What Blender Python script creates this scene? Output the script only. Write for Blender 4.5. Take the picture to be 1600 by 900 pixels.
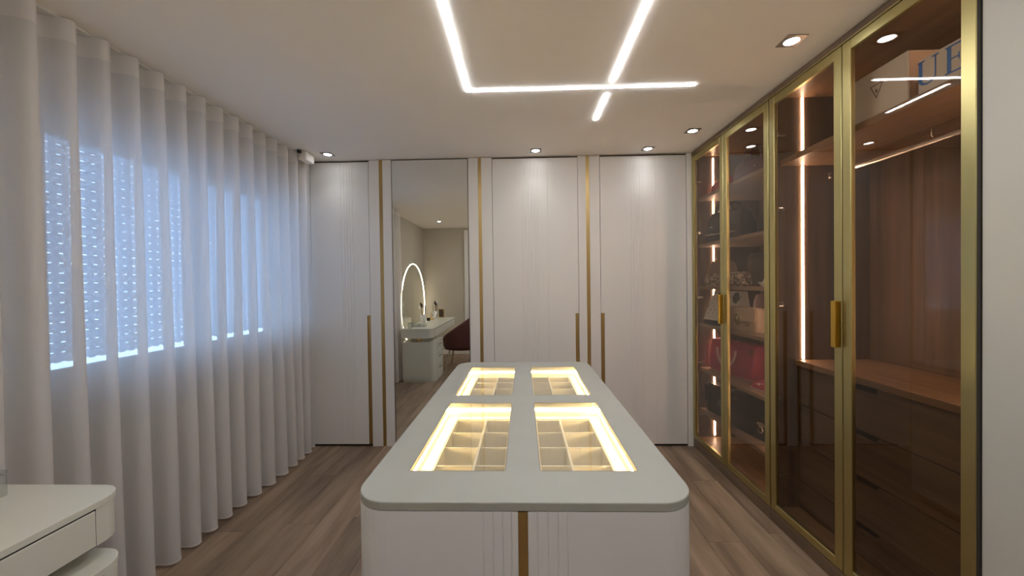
import bpy, bmesh, math, random
from mathutils import Vector, Matrix
random.seed(7)
for o in list(bpy.data.objects): bpy.data.objects.remove(o)
S = bpy.context.scene
C = S.collection
PI = math.pi
H = 2.6          # ceiling height
D = 3.444        # front plane of the back wardrobes
X = 1.493        # front plane of the glass cabinets
# ------------------------------------------------------------------ camera
CAMH = 1.468
yaw, pitch, roll = -0.0291, -0.01166, -0.0128
fw = Vector((math.sin(yaw)*math.cos(pitch), math.cos(yaw)*math.cos(pitch), math.sin(pitch)))
rt = Vector((math.cos(yaw), -math.sin(yaw), 0)); up = rt.cross(fw)
r2 = math.cos(roll)*rt + math.sin(roll)*up; u2 = -math.sin(roll)*rt + math.cos(roll)*up
cam = bpy.data.objects.new('camera', bpy.data.cameras.new('camera')); C.objects.link(cam)
cam.matrix_world = Matrix(((r2.x, u2.x, -fw.x, 0), (r2.y, u2.y, -fw.y, 0), (r2.z, u2.z, -fw.z, CAMH), (0, 0, 0, 1)))
cam.data.sensor_width = 36; cam.data.lens = 600/1600*36; cam.data.clip_start = 0.02
S.camera = cam
# ------------------------------------------------------------------ sky, exposure
W = bpy.data.worlds.new('world'); S.world = W; W.use_nodes = True
bg = W.node_tree.nodes['Background']
bg.inputs[0].default_value = (0.44, 0.67, 1.0, 1); bg.inputs[1].default_value = 6.4
S.view_settings.view_transform = 'Standard'; S.view_settings.look = 'None'
S.view_settings.gamma = 1; S.view_settings.use_curve_mapping = False
S.view_settings.exposure = 0.70
STRIP = 38.0      # radiance of the ceiling light lines
SPOT = 2.3        # watts of each downlight
# ------------------------------------------------------------------ materials
MATS = {}
def mat(name, col, rough=0.5, metal=0.0, spec=0.5, emit=None, es=0.0, coat=0.0):
    m = bpy.data.materials.new(name); m.use_nodes = True
    b = m.node_tree.nodes['Principled BSDF']
    b.inputs['Base Color'].default_value = (*col, 1); b.inputs['Roughness'].default_value = rough
    b.inputs['Metallic'].default_value = metal; b.inputs['Specular IOR Level'].default_value = spec
    b.inputs['Coat Weight'].default_value = coat
    if emit:
        b.inputs['Emission Color'].default_value = (*emit, 1); b.inputs['Emission Strength'].default_value = es
    MATS[name] = m; return m
def noisy(name, c1, c2, scale=(4, 4, 4), rough=0.5, metal=0.0, detail=4, bump=0.0, rnd=0.0, spec=0.5, lo=0.3, hi=0.7):
    m = mat(name, c1, rough, metal, spec); t = m.node_tree; n = t.nodes; b = n['Principled BSDF']
    tc = n.new('ShaderNodeTexCoord'); mp = n.new('ShaderNodeMapping'); mp.inputs['Scale'].default_value = scale
    nz = n.new('ShaderNodeTexNoise'); nz.inputs['Scale'].default_value = 1.0; nz.inputs['Detail'].default_value = detail
    rp = n.new('ShaderNodeValToRGB'); rp.color_ramp.elements[0].color = (*c1, 1); rp.color_ramp.elements[1].color = (*c2, 1)
    rp.color_ramp.elements[0].position = lo; rp.color_ramp.elements[1].position = hi
    t.links.new(tc.outputs['Object'], mp.inputs['Vector'])
    t.links.new(nz.outputs['Fac'], rp.inputs['Fac'])
    if rnd:
        oi = n.new('ShaderNodeObjectInfo'); ad = n.new('ShaderNodeVectorMath'); ad.operation = 'ADD'
        cm = n.new('ShaderNodeVectorMath'); cm.operation = 'SCALE'; cm.inputs[0].default_value = (37.0, 91.0, 53.0)
        t.links.new(oi.outputs['Random'], cm.inputs['Scale']); t.links.new(mp.outputs['Vector'], ad.inputs[0])
        t.links.new(cm.outputs['Vector'], ad.inputs[1]); t.links.new(ad.outputs['Vector'], nz.inputs['Vector'])
        hs = n.new('ShaderNodeHueSaturation'); mr = n.new('ShaderNodeMapRange')
        mr.inputs['To Min'].default_value = 1-rnd; mr.inputs['To Max'].default_value = 1+rnd
        t.links.new(oi.outputs['Random'], mr.inputs['Value']); t.links.new(mr.outputs['Result'], hs.inputs['Value'])
        t.links.new(rp.outputs['Color'], hs.inputs['Color']); t.links.new(hs.outputs['Color'], b.inputs['Base Color'])
    else:
        t.links.new(mp.outputs['Vector'], nz.inputs['Vector']); t.links.new(rp.outputs['Color'], b.inputs['Base Color'])
    if bump:
        bp = n.new('ShaderNodeBump'); bp.inputs['Strength'].default_value = bump; bp.inputs['Distance'].default_value = 0.002
        t.links.new(nz.outputs['Fac'], bp.inputs['Height']); t.links.new(bp.outputs['Normal'], b.inputs['Normal'])
    return m
def glass(name, tint, ior=1.45, rough=0.0, gloss=1.0):
    m = bpy.data.materials.new(name); m.use_nodes = True; t = m.node_tree; n = t.nodes; n.clear()
    out = n.new('ShaderNodeOutputMaterial'); mx = n.new('ShaderNodeMixShader')
    lw_ = n.new('ShaderNodeLayerWeight'); lw_.inputs['Blend'].default_value = 0.5      # Facing = 1-|cos|
    pw_ = n.new('ShaderNodeMath'); pw_.operation = 'POWER'; pw_.inputs[1].default_value = 5.0
    f0 = ((ior-1)/(ior+1))**2
    fr = n.new('ShaderNodeMath'); fr.operation = 'MULTIPLY_ADD'; fr.inputs[1].default_value = 1-f0; fr.inputs[2].default_value = f0
    t.links.new(lw_.outputs['Facing'], pw_.inputs[0]); t.links.new(pw_.outputs[0], fr.inputs[0])
    tr = n.new('ShaderNodeBsdfTransparent'); tr.inputs['Color'].default_value = (*tint, 1)
    gl = n.new('ShaderNodeBsdfGlossy'); gl.inputs['Roughness'].default_value = rough; gl.inputs['Color'].default_value = (gloss, gloss, gloss, 1)
    t.links.new(fr.outputs[0], mx.inputs[0]); t.links.new(tr.outputs[0], mx.inputs[1]); t.links.new(gl.outputs[0], mx.inputs[2])
    t.links.new(mx.outputs[0], out.inputs[0]); MATS[name] = m; return m
def emitter(name, col, s):
    m = bpy.data.materials.new(name); m.use_nodes = True; t = m.node_tree; n = t.nodes; n.clear()
    out = n.new('ShaderNodeOutputMaterial'); e = n.new('ShaderNodeEmission'); e.inputs[0].default_value = (*col, 1); e.inputs[1].default_value = s
    t.links.new(e.outputs[0], out.inputs[0]); MATS[name] = m; return m
def fabric(name, dif, trans, w_tr, w_clear):
    m = bpy.data.materials.new(name); m.use_nodes = True; t = m.node_tree; n = t.nodes; n.clear()
    out = n.new('ShaderNodeOutputMaterial')
    d = n.new('ShaderNodeBsdfDiffuse'); d.inputs[0].default_value = (*dif, 1)
    tl = n.new('ShaderNodeBsdfTranslucent'); tl.inputs[0].default_value = (*trans, 1)
    tp = n.new('ShaderNodeBsdfTransparent')
    m1 = n.new('ShaderNodeMixShader'); m1.inputs[0].default_value = w_tr
    m2 = n.new('ShaderNodeMixShader'); m2.inputs[0].default_value = w_clear
    t.links.new(d.outputs[0], m1.inputs[1]); t.links.new(tl.outputs[0], m1.inputs[2])
    t.links.new(m1.outputs[0], m2.inputs[1]); t.links.new(tp.outputs[0], m2.inputs[2]); t.links.new(m2.outputs[0], out.inputs[0])
    MATS[name] = m; return m
noisy('paint_wall', (0.55, 0.535, 0.475), (0.57, 0.555, 0.495), (3, 3, 3), 0.6)
noisy('paint_beige', (0.50, 0.455, 0.375), (0.52, 0.475, 0.395), (3, 3, 3), 0.7)
noisy('paint_ceiling', (0.91, 0.87, 0.82), (0.93, 0.89, 0.84), (2, 2, 2), 0.8)
noisy('lacquer_white', (0.765, 0.745, 0.715), (0.785, 0.765, 0.735), (2, 2, 2), 0.42)
noisy('lacquer_island', (0.80, 0.80, 0.82), (0.82, 0.82, 0.84), (2, 2, 2), 0.40)
noisy('island_slab', (0.405, 0.41, 0.375), (0.43, 0.435, 0.40), (9, 9, 9), 0.38)
noisy('desk_lacquer', (0.70, 0.69, 0.60), (0.72, 0.71, 0.62), (2, 2, 2), 0.35)
mat('gap_shade', (0.03, 0.025, 0.02), 0.8)  # near-black colour that paints in the shade of gaps
noisy('floor_oak', (0.165, 0.108, 0.070), (0.385, 0.275, 0.190), (11, 1.3, 11), 0.40, detail=9, bump=0.10, rnd=0.15, lo=0.33, hi=0.68)
mat('floor_joint', (0.06, 0.04, 0.03), 0.8)
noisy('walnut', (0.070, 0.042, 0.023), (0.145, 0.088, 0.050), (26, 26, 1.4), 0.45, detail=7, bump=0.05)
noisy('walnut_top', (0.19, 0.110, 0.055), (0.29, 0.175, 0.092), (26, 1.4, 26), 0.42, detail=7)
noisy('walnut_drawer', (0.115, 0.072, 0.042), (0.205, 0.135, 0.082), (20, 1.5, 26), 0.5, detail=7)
noisy('taupe_shelf', (0.30, 0.22, 0.165), (0.36, 0.27, 0.20), (24, 1.4, 24), 0.5, detail=6)
noisy('gold_frame', (0.47, 0.41, 0.185), (0.51, 0.44, 0.20), (3, 3, 1), 0.36, metal=1.0)
mat('gold_strip', (0.52, 0.37, 0.16), 0.38, 1.0)
mat('gold_handle', (0.62, 0.40, 0.08), 0.28, 1.0)
mat('gold_bright', (0.85, 0.62, 0.28), 0.2, 1.0)
mat('chrome', (0.75, 0.75, 0.75), 0.15, 1.0)
mat('steel_dark', (0.28, 0.26, 0.24), 0.35, 1.0)
mat('mirror', (0.88, 0.90, 0.88), 0.0, 1.0)
glass('smoked_glass', (0.80, 0.745, 0.68), 1.42)
glass('clear_glass', (0.97, 0.975, 0.96), 1.45)
glass('window_glass', (0.93, 0.96, 0.98), 1.45)
glass('acrylic', (0.86, 0.88, 0.88), 1.4)
emitter('light_line', (0.95, 0.96, 0.98), STRIP)
emitter('light_lamp', (0.97, 0.98, 1.0), 20.0)
emitter('light_cabinet', (1.0, 0.70, 0.52), 30.0)
emitter('light_island', (1.0, 0.72, 0.33), 38.0)
emitter('light_ring', (1.0, 0.84, 0.62), 9.0)
fabric('sheer', (0.88, 0.85, 0.83), (0.90, 0.89, 0.88), 0.38, 0.14)
fabric('sheer_band', (0.90, 0.86, 0.83), (0.86, 0.84, 0.82), 0.30, 0.03)
fabric('shutter_plastic', (0.74, 0.75, 0.76), (0.74, 0.80, 0.88), 0.42, 0.0)
mat('white_plastic', (0.74, 0.73, 0.70), 0.4)
mat('black_plastic', (0.015, 0.015, 0.015), 0.25)
mat('tray_cream', (0.80, 0.74, 0.62), 0.5)
noisy('velvet_burgundy', (0.075, 0.022, 0.020), (0.105, 0.032, 0.028), (30, 30, 30), 0.85)
mat('leather_black', (0.018, 0.018, 0.021), 0.33)
mat('leather_navy', (0.028, 0.032, 0.040), 0.25)
mat('leather_purple', (0.135, 0.062, 0.085), 0.42)
mat('leather_red', (0.42, 0.03, 0.045), 0.4)
mat('leather_pink', (0.52, 0.085, 0.17), 0.42)
mat('leather_pinkgrey', (0.62, 0.44, 0.46), 0.42)
mat('leather_taupe', (0.26, 0.17, 0.13), 0.5)
mat('leather_beige', (0.62, 0.50, 0.38), 0.42)
mat('leather_white', (0.82, 0.84, 0.82), 0.4)
mat('leather_burgundy', (0.16, 0.025, 0.04), 0.45)
mat('suede_dark', (0.045, 0.038, 0.030), 0.7)
noisy('snake_print', (0.10, 0.075, 0.055), (0.62, 0.52, 0.42), (34, 34, 44), 0.35, detail=2, lo=0.42, hi=0.62)
mat('silver', (0.80, 0.78, 0.74), 0.22, 1.0)
mat('box_white', (0.78, 0.77, 0.76), 0.55)
mat('box_side', (0.62, 0.47, 0.37), 0.6)
mat('print_blue', (0.03, 0.24, 0.85), 0.5)
mat('print_grey', (0.13, 0.07, 0.06), 0.6)
mat('porcelain', (0.80, 0.77, 0.72), 0.25)
mat('bristle', (0.06, 0.03, 0.025), 0.8)
mat('photo_print', (0.12, 0.08, 0.06), 0.3)
# ------------------------------------------------------------------ geometry helpers
class MB:
    def __init__(s): s.v = []; s.f = []; s.sm = []
    def add(s, vs, fs, smooth=False):
        k = len(s.v); s.v += [tuple(v) for v in vs]; s.f += [tuple(i+k for i in f) for f in fs]; s.sm += [smooth]*len(fs); return s
    def box(s, x0, x1, y0, y1, z0, z1, b=0.0, seg=1):
        x0, x1 = min(x0, x1), max(x0, x1); y0, y1 = min(y0, y1), max(y0, y1); z0, z1 = min(z0, z1), max(z0, z1)
        if not b:
            v = [(x, y, z) for z in (z0, z1) for y in (y0, y1) for x in (x0, x1)]
            return s.add(v, [(0, 2, 3, 1), (4, 5, 7, 6), (0, 1, 5, 4), (2, 6, 7, 3), (0, 4, 6, 2), (1, 3, 7, 5)])
        bm = bmesh.new(); bmesh.ops.create_cube(bm, size=1)
        for v in bm.verts: v.co = ((x0+x1)/2+v.co.x*(x1-x0), (y0+y1)/2+v.co.y*(y1-y0), (z0+z1)/2+v.co.z*(z1-z0))
        bmesh.ops.bevel(bm, geom=list(bm.edges), offset=b, segments=seg, profile=0.5, affect='EDGES')
        return s.bm(bm, seg > 1)
    def bm(s, bm, smooth=False):
        bm.verts.index_update(); k = [v.co[:] for v in bm.verts]; s.add(k, [[v.index for v in f.verts] for f in bm.faces], smooth); bm.free(); return s
    def loft(s, rings, cap=True, smooth=True, closed=True):
        n = len(rings[0]); vs = [p for r in rings for p in r]; fs = []
        for i in range(len(rings)-1):
            for j in range(n if closed else n-1):
                a = i*n+j; b = i*n+(j+1) % n; fs.append((a, b, b+n, a+n))
        s.add(vs, fs, smooth)
        if cap:
            s.add(rings[0], [tuple(range(n-1, -1, -1))]); s.add(rings[-1], [tuple(range(n))])
        return s
    def prism(s, poly, z0, z1, smooth=False):          # polygon in xy, extruded in z
        return s.loft([[(x, y, z0) for x, y in poly], [(x, y, z1) for x, y in poly]], True, smooth)
    def tube(s, pts, r, n=8, closed=False, cap=True):
        pts = [Vector(p) for p in pts]; rings = []; m = len(pts); ref = None
        for i, p in enumerate(pts):
            a = pts[(i-1) % m] if (closed or i > 0) else p; b = pts[(i+1) % m] if (closed or i < m-1) else p
            t = (b-a).normalized()
            if ref is None: ref = Vector((0, 0, 1)) if abs(t.z) < 0.9 else Vector((1, 0, 0))
            e1 = (ref-t*ref.dot(t)).normalized(); e2 = t.cross(e1); ref = e1
            rr = r[i] if isinstance(r, (list, tuple)) else r
            rings.append([p+e1*rr*math.cos(2*PI*k/n)+e2*rr*math.sin(2*PI*k/n) for k in range(n)])
        if closed: rings.append(rings[0])
        return s.loft(rings, cap and not closed)
    def lathe(s, prof, c=(0, 0, 0), n=24):
        return s.loft([[(c[0]+r*math.cos(2*PI*k/n), c[1]+r*math.sin(2*PI*k/n), c[2]+z) for k in range(n)] for r, z in prof], True)
    def ball(s, c, r, n=6):
        prof = [(r*math.sin(PI*i/n) if 0 < i < n else r*0.02, -r*math.cos(PI*i/n)) for i in range(n+1)]
        return s.lathe(prof, c, 8)
def origin(o):
    v = Vector((0, 0, 0))
    while o is not None: v += o.location; o = o.parent
    return v
def put(name, mb, m, parent=None, at=None, label=None, local=False):
    """one mesh object; mb in world coordinates unless local"""
    me = bpy.data.meshes.new(name)
    off = Vector((0, 0, 0))
    if not local: off = origin(parent) + (Vector(at) if at else Vector((0, 0, 0)))
    me.from_pydata([(Vector(v)-off)[:] for v in mb.v], [], mb.f)
    me.polygons.foreach_set('use_smooth', mb.sm); me.materials.append(MATS[m]); me.update()
    o = bpy.data.objects.new(name, me); C.objects.link(o)
    if parent: o.parent = parent
    if at: o.location = at
    if label: o['label'] = label
    return o
def tag(o, label, cat, group=None):
    o['label'] = label; o['category'] = cat
    if group: o['group'] = group
    return o
def thing(name, loc, label, cat, group=None, rz=0.0):
    o = bpy.data.objects.new(name, None); C.objects.link(o); o.location = loc; o.rotation_euler = (0, 0, rz)
    o.empty_display_size = 0.05
    return tag(o, label, cat, group)
def struct(o): o['kind'] = 'structure'; return o
def rrect(x0, x1, y0, y1, r, n=8):
    """rounded rectangle, r = radii at (x0y0, x1y0, x1y1, x0y1) or one number"""
    if not isinstance(r, (list, tuple)): r = [r]*4
    pts = []
    for (cx, cy, a0, rr) in ((x0+r[0], y0+r[0], PI, r[0]), (x1-r[1], y0+r[1], 1.5*PI, r[1]), (x1-r[2], y1-r[2], 0, r[2]), (x0+r[3], y1-r[3], 0.5*PI, r[3])):
        if rr < 1e-6: pts.append((cx, cy)); continue
        for k in range(n+1):
            a = a0+0.5*PI*k/n; pts.append((cx+rr*math.cos(a), cy+rr*math.sin(a)))
    return pts
def slab(outer, holes, z0, z1, bev=0.0):
    """plate with rectangular holes"""
    bm = bmesh.new(); edges = []
    for lp in [outer]+holes:
        vs = [bm.verts.new((x, y, z1)) for x, y in lp]
        edges += [bm.edges.new((vs[i], vs[(i+1) % len(vs)])) for i in range(len(vs))]
    no = len(outer); oe = set(edges[:no])
    bmesh.ops.triangle_fill(bm, edges=edges, use_beauty=True, normal=(0, 0, 1))
    if bev:
        pass
    r = bmesh.ops.extrude_face_region(bm, geom=list(bm.faces))
    for v in [g for g in r['geom'] if isinstance(g, bmesh.types.BMVert)]: v.co.z = z0
    bmesh.ops.recalc_face_normals(bm, faces=list(bm.faces))
    if bev:
        es = [e for e in bm.edges if len(e.link_faces) == 2 and all(abs(v.co.z-z1) < 1e-6 for v in e.verts) and abs(e.link_faces[0].normal.z-e.link_faces[1].normal.z) > 0.5 and e in oe]
        if not es:
            es = [e for e in bm.edges if len(e.link_faces) == 2 and all(abs(v.co.z-z1) < 1e-6 for v in e.verts) and abs(abs(e.link_faces[0].normal.z)-abs(e.link_faces[1].normal.z)) > 0.5]
        bmesh.ops.bevel(bm, geom=es, offset=bev, segments=2, profile=0.5, affect='EDGES')
    m = MB(); m.bm(bm); return m

# ================================================================== THE ROOM
YR = -1.0; XW = -2.05; XE = 2.12; YB = D+0.03
floor = struct(put('floor', MB().box(XW-0.3, XE, YR-0.1, YB+0.06, -0.08, -0.012), 'floor_joint'))
pw, pl = 0.192, 1.28
full = MB().box(0.0006, pw-0.0006, 0.0006, pl-0.0006, -0.012, 0.0, 0.0012)
full_me = None
nrow = int((X+0.05-XW)/pw)+1
for i in range(nrow):
    x = XW + i*pw; st = (i*0.47) % 1.0*pl; y = YR - st
    while y < YB:
        a, b = max(y, YR), min(y+pl, YB)
        if b-a > 0.05:
            if a == y and b == y+pl:
                if full_me is None:
                    o = put('plank', full, 'floor_oak', floor, local=True); full_me = o.data
                else:
                    o = bpy.data.objects.new('plank', full_me); C.objects.link(o); o.parent = floor
                o.location = (x, y, 0)
            else:
                o = put('plank', MB().box(0.0006, pw-0.0006, 0, b-a-0.0006, -0.012, 0.0, 0.0012), 'floor_oak', floor, local=True); o.location = (x, a, 0)
        y += pl
struct(put('ceiling', MB().box(XW-0.3, XE, YR-0.1, YB+0.06, H, H+0.1), 'paint_ceiling'))
struct(put('wall_back', MB().box(XW-0.3, XE, YB, YB+0.06, 0, H), 'gap_shade'))  # coloured dark all over, standing for shade in the door gaps
struct(put('wall_rear', MB().box(XW-0.3, XE, YR-0.1, YR, 0, H), 'paint_beige'))
# right wall: flush with the glass cabinets, then behind them
YC0, YC1, YCM = 1.308, 3.440, 2.376
struct(put('wall_right', MB().box(X+0.004, X+0.08, YR, YC0-0.012, 0, H).box(XE-0.02, XE, YR, YB, 0, H), 'paint_wall'))
struct(put('baseboard_rear', MB().box(XW, X, YR, YR+0.014, 0, 0.09, 0.003), 'lacquer_white'))
# left wall with window opening
wy0, wy1, wz0, wz1 = 1.60, 3.36, 1.06, 2.23
wl = MB().box(XW-0.25, XW, YR, wy0, 0, H).box(XW-0.25, XW, wy1, YB, 0, H).box(XW-0.25, XW, wy0, wy1, 0, wz0).box(XW-0.25, XW, wy0, wy1, wz1, H)
struct(put('wall_left', wl, 'paint_beige'))
win = struct(bpy.data.objects.new('window_1', None)); C.objects.link(win); win.location = (XW-0.12, (wy0+wy1)/2, wz0)
fx0, fx1 = XW-0.14, XW-0.09
for (a, b, c, d, nm) in ((wy0, wy1, wz0, wz0+0.035, 'window_rail'), (wy0, wy1, wz1-0.05, wz1, 'window_rail'), (wy0, wy0+0.05, wz0+0.035, wz1-0.05, 'window_stile'), (wy1-0.05, wy1, wz0+0.035, wz1-0.05, 'window_stile'), ((wy0+wy1)/2-0.045, (wy0+wy1)/2+0.045, wz0+0.035, wz1-0.05, 'window_stile')):
    put(nm, MB().box(fx0, fx1, a, b, c, d, 0.004), 'white_plastic', win)
for a, b in ((wy0+0.05, (wy0+wy1)/2-0.045), ((wy0+wy1)/2+0.045, wy1-0.05)):
    put('pane', MB().box(fx0+0.02, fx0+0.026, a, b, wz0+0.035, wz1-0.05), 'window_glass', win)
put('window_sill', MB().box(XW-0.10, XW+0.02, wy0-0.03, wy1+0.03, wz0-0.025, wz0, 0.004), 'white_plastic', win)
# roller shutter outside the glass, almost closed
sh = thing('roller_shutter', (XW-0.2, (wy0+wy1)/2, wz0), 'pale slatted roller shutter almost fully lowered behind the window glass', 'shutter')
sx = XW-0.20; z = wz0+0.055; k = 0; pitch_s = 0.048; sme = None
slat = MB()
rg = []
for j in range(7):
    a = -0.5+j/6; rg.append((-0.006*(1-4*a*a), a*0.0420))
sec = [(p[0]-0.004, p[1]) for p in rg]+[(p[0]+0.004, p[1]) for p in reversed(rg)]
slat.loft([[(u, yy, w) for u, w in sec] for yy in (-(wy1-wy0)/2+0.01, (wy1-wy0)/2-0.01)])
while z < wz1:
    if sme is None: o = put('slat', slat, 'shutter_plastic', sh, local=True); sme = o.data
    else: o = bpy.data.objects.new('slat', sme); C.objects.link(o); o.parent = sh
    o.location = (0, 0, z-wz0+pitch_s/2); z += pitch_s
put('link', MB(), 'shutter_plastic', sh) if False else None
lk = MB()
zz = wz0+0.055
while zz < wz1:      # webs between the light slots
    y = wy0+0.02
    while y < wy1-0.02:
        lk.box(sx-0.002, sx+0.002, y, y+0.028, zz-0.0030, zz+0.0030); y += 0.050
    zz += pitch_s
o = put('slat_web', lk, 'shutter_plastic', sh); o['kind'] = 'stuff'
for yy in (wy0-0.005, wy1-0.015): put('guide_rail', MB().box(sx-0.02, sx+0.02, yy, yy+0.02, wz0, wz1), 'white_plastic', sh)

# ================================================================== CURTAIN
cu = thing('curtain', (-1.915, 2.2, 0), 'full-height white sheer wave curtain hanging in front of the window', 'curtain')
def curt_pt(s, t):       # s along the track in metres, t = height 0..1
    per = 0.133; ph = 2*PI*(s-1.005)/per
    k = int((s-1.02)/per); rr = random.Random(k*13+5)
    amp = 0.044+0.018*(1-t)**1.2
    w = 0.35*(1-t)*math.sin(s*5.3+1.3)+0.25*(1-t)*math.sin(s*11.7)
    x = -1.918 + amp*math.sin(ph+w) + (1-t)*0.012*math.sin(s*7.1)
    y = s + -(0.003+0.0085*(1-t)**0.6)*math.sin(2*(ph+w)) + 0.010*(1-t)*math.sin(s*9.0+t*3)
    return x, y
def curtain_mesh(z0, z1, off=0.0, nz=26):
    m = MB(); s0, s1 = 1.02, 3.405; ns = 18*16
    rings = []
    for i in range(nz+1):
        z = z0+(z1-z0)*i/nz; t = z/H; row = []
        for j in range(ns+1):
            s = s0+(s1-s0)*j/ns; x, y = curt_pt(s, t)
            if y > 3.425: y = 3.425
            row.append((x+off, y, z))
        rings.append(row)
    return m.loft(rings, cap=False, smooth=True, closed=False)
put('fabric', curtain_mesh(0.025, 2.592), 'sheer', cu)
put('heading_band', curtain_mesh(2.50, 2.592, 0.0012, 3), 'sheer_band', cu)
put('hem', curtain_mesh(0.016, 0.030, 0.0015, 2), 'sheer_band', cu)
put('curtain_track', MB().box(-1.935, -1.905, 1.0, 3.42, 2.590, 2.5995), 'white_plastic', cu)
sn = thing('ceiling_sensor', (-1.815, 3.20, H), 'small white corner sensor with a dark round lens at the end of the curtain', 'sensor')
put('housing', MB().box(-1.868, -1.800, 3.17, 3.30, 2.525, 2.5995, 0.008, 2), 'paint_ceiling', sn)
put('lens', MB().lathe([(0.010, 0), (0.017, 0.003), (0.017, 0.022), (0.006, 0.026)], (-1.842, 3.145, 2.572), 16), 'black_plastic', sn)

# ================================================================== BACK WARDROBES
def grooved(x0, x1, z0, z1, y, th, grooves, gw=0.0032, gd=0.0028):
    """panel whose front (-y side at y) carries vertical V grooves"""
    poly = [(x0, y)]
    for g in sorted(grooves): poly += [(g-gw, y), (g, y+gd), (g+gw, y)]
    poly += [(x1, y), (x1, y+th), (x0, y+th)]
    return MB().prism(poly, z0, z1)
ZT = 2.583
def wardrobe(x0, x1, handle, grooves, label, z0=0.022):
    o = thing('wardrobe', ((x0+x1)/2, D, 0), label, 'wardrobe')
    hw = 0.030; hz = 1.195; g = 0.0035; th = 0.020
    a, b = x0+g, x1-g
    if handle == 'R':
        m = grooved(a, b, hz, ZT, D, th, grooves); n = grooved(a, b-hw, z0, hz, D, th, grooves)
        hb = (b-hw+0.001, b)
    else:
        m = grooved(a, b, hz, ZT, D, th, grooves); n = grooved(a+hw, b, z0, hz, D, th, grooves)
        hb = (a, a+hw-0.001)
    m.add(n.v, n.f)
    d = put('door', m, 'lacquer_white', o)
    put('handle', MB().box(hb[0], hb[1], D+0.010, D+0.019, z0, hz-0.002).box(hb[0], hb[0]+0.003, D+0.001, D+0.0105, z0, hz-0.002), 'gold_strip', d, label='recessed vertical gold pull strip')
    put('plinth', MB().box(x0, x1, D+0.012, D+0.02, 0.0, 0.018), 'gap_shade', o)  # dark strip painting the shade under the door
    return o
wardrobe(-1.926, -1.386, 'R', [-1.640, -1.613, -1.586, -1.560, -1.536], 'narrow white grooved wardrobe door beside the curtain, gold pull on its right edge')
wardrobe(-0.268, 0.498, 'R', [0.000, 0.027, 0.054, 0.081, 0.108, 0.135, 0.225], 'wide white grooved wardrobe door directly right of the mirror')
wardrobe(0.690, 1.450, 'L', [0.965, 0.990, 1.015, 1.040, 1.065, 1.180], 'wide white grooved wardrobe door beside the glass cabinets, gold pull on its left edge')
md = thing('mirror_door', (-0.831, D, 0), 'tall frameless mirror door in the white wardrobe wall', 'mirror')
MT = 0.0028
def tilt(mb):     # the mirror leans a hair forward at the top
    mb.v = [(x, y-(z)*MT, z) for x, y, z in mb.v]; return mb
put('mirror_pane', tilt(MB().box(-1.173, -0.489, D+0.006, D+0.011, 0.008, 2.588)), 'mirror', md)
put('mirror_edge', tilt(MB().box(-1.177, -1.1732, D+0.004, D+0.013, 0.006, 2.591).box(-0.4888, -0.485, D+0.004, D+0.013, 0.006, 2.591).box(-1.177, -0.485, D+0.004, D+0.013, 2.5882, 2.592)), 'steel_dark', md)
def divider(x0, g0, g1, x1, label):
    o = thing('divider_panel', ((x0+x1)/2, D, 0), label, 'divider panel')
    put('panel', MB().box(x0, g0, D, D+0.02, 0.0, 2.598, 0.0012), 'lacquer_white', o)
    put('panel', MB().box(g1, x1, D, D+0.02, 0.0, 2.598, 0.0012), 'lacquer_white', o)
    put('gold_inlay', MB().box(g0+0.0005, g1-0.0005, D+0.004, D+0.018, 0.0, 2.598), 'gold_strip', o, label='vertical brushed gold inlay strip')
divider(-1.386, -1.292, -1.259, -1.180, 'white divider panel with gold strip left of the mirror')
divider(-0.482, -0.394, -0.364, -0.268, 'white divider panel with gold strip just right of the mirror')
divider(0.498, 0.568, 0.600, 0.690, 'white divider panel with gold strip between the two wide wardrobe doors')
struct(put('trim_1', MB().box(-2.05, -1.929, D, D+0.02, 0, 2.598, 0.0012), 'lacquer_white'))
struct(put('trim_2', MB().box(1.4525, X+0.03, D-0.002, D+0.02, 0, 2.598, 0.0012), 'lacquer_white'))

# ================================================================== CEILING LIGHTS
def light_line(boxes, label):
    o = thing('linear_light', ((boxes[0][0]+boxes[0][1])/2, (boxes[0][2]+boxes[0][3])/2, H), label, 'ceiling light')
    for b in boxes:
        put('diffuser', MB().box(b[0], b[1], b[2], b[3], H-0.004, H-0.0002, 0.0012), 'light_line', o)
lw = 0.0085
xA, yA, xAe, xB, yB_ = -0.309, 2.254, 1.005, 0.515, 2.705
light_line([(xA-lw, xA+lw, -0.75, yA+lw), (xA+lw+0.0005, xAe, yA-lw, yA+lw)], 'L-shaped glowing light line recessed in the ceiling')
light_line([(xB-lw, xB+lw, -0.75, yA-0.055), (xB-lw, xB+lw, yA+0.070, yB_)], 'straight broken light line crossing the L-shaped one on the ceiling')
def downlight(x, y, label):
    o = thing('downlight', (x, y, H), label, 'downlight', 'recessed square downlights')
    q = 0.046
    put('bezel', slab([(x-q, y-q), (x+q, y-q), (x+q, y+q), (x-q, y+q)], [[(x+0.034*math.cos(-2*PI*k/20), y+0.034*math.sin(-2*PI*k/20)) for k in range(20)]], H-0.004, H-0.0003), 'steel_dark', o)
    put('lamp', MB().lathe([(0.030, -0.0045), (0.032, -0.003), (0.033, -0.0005)], (x, y, H), 20), 'light_lamp', o)
    put('reflector_ring', MB().tube([(x+0.0335*math.cos(2*PI*k/20), y+0.0335*math.sin(2*PI*k/20), H-0.004) for k in range(20)], 0.0018, 6, closed=True), 'chrome', o)
    L = bpy.data.lights.new('downlight_beam', 'SPOT'); L.energy = SPOT; L.color = (0.95, 0.98, 1.0); L.spot_size = math.radians(104); L.spot_blend = 1.0; L.shadow_soft_size = 0.03
    lo = bpy.data.objects.new('downlight_beam', L); C.objects.link(lo); lo.parent = o; lo.location = (0, 0, -0.012)
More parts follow.
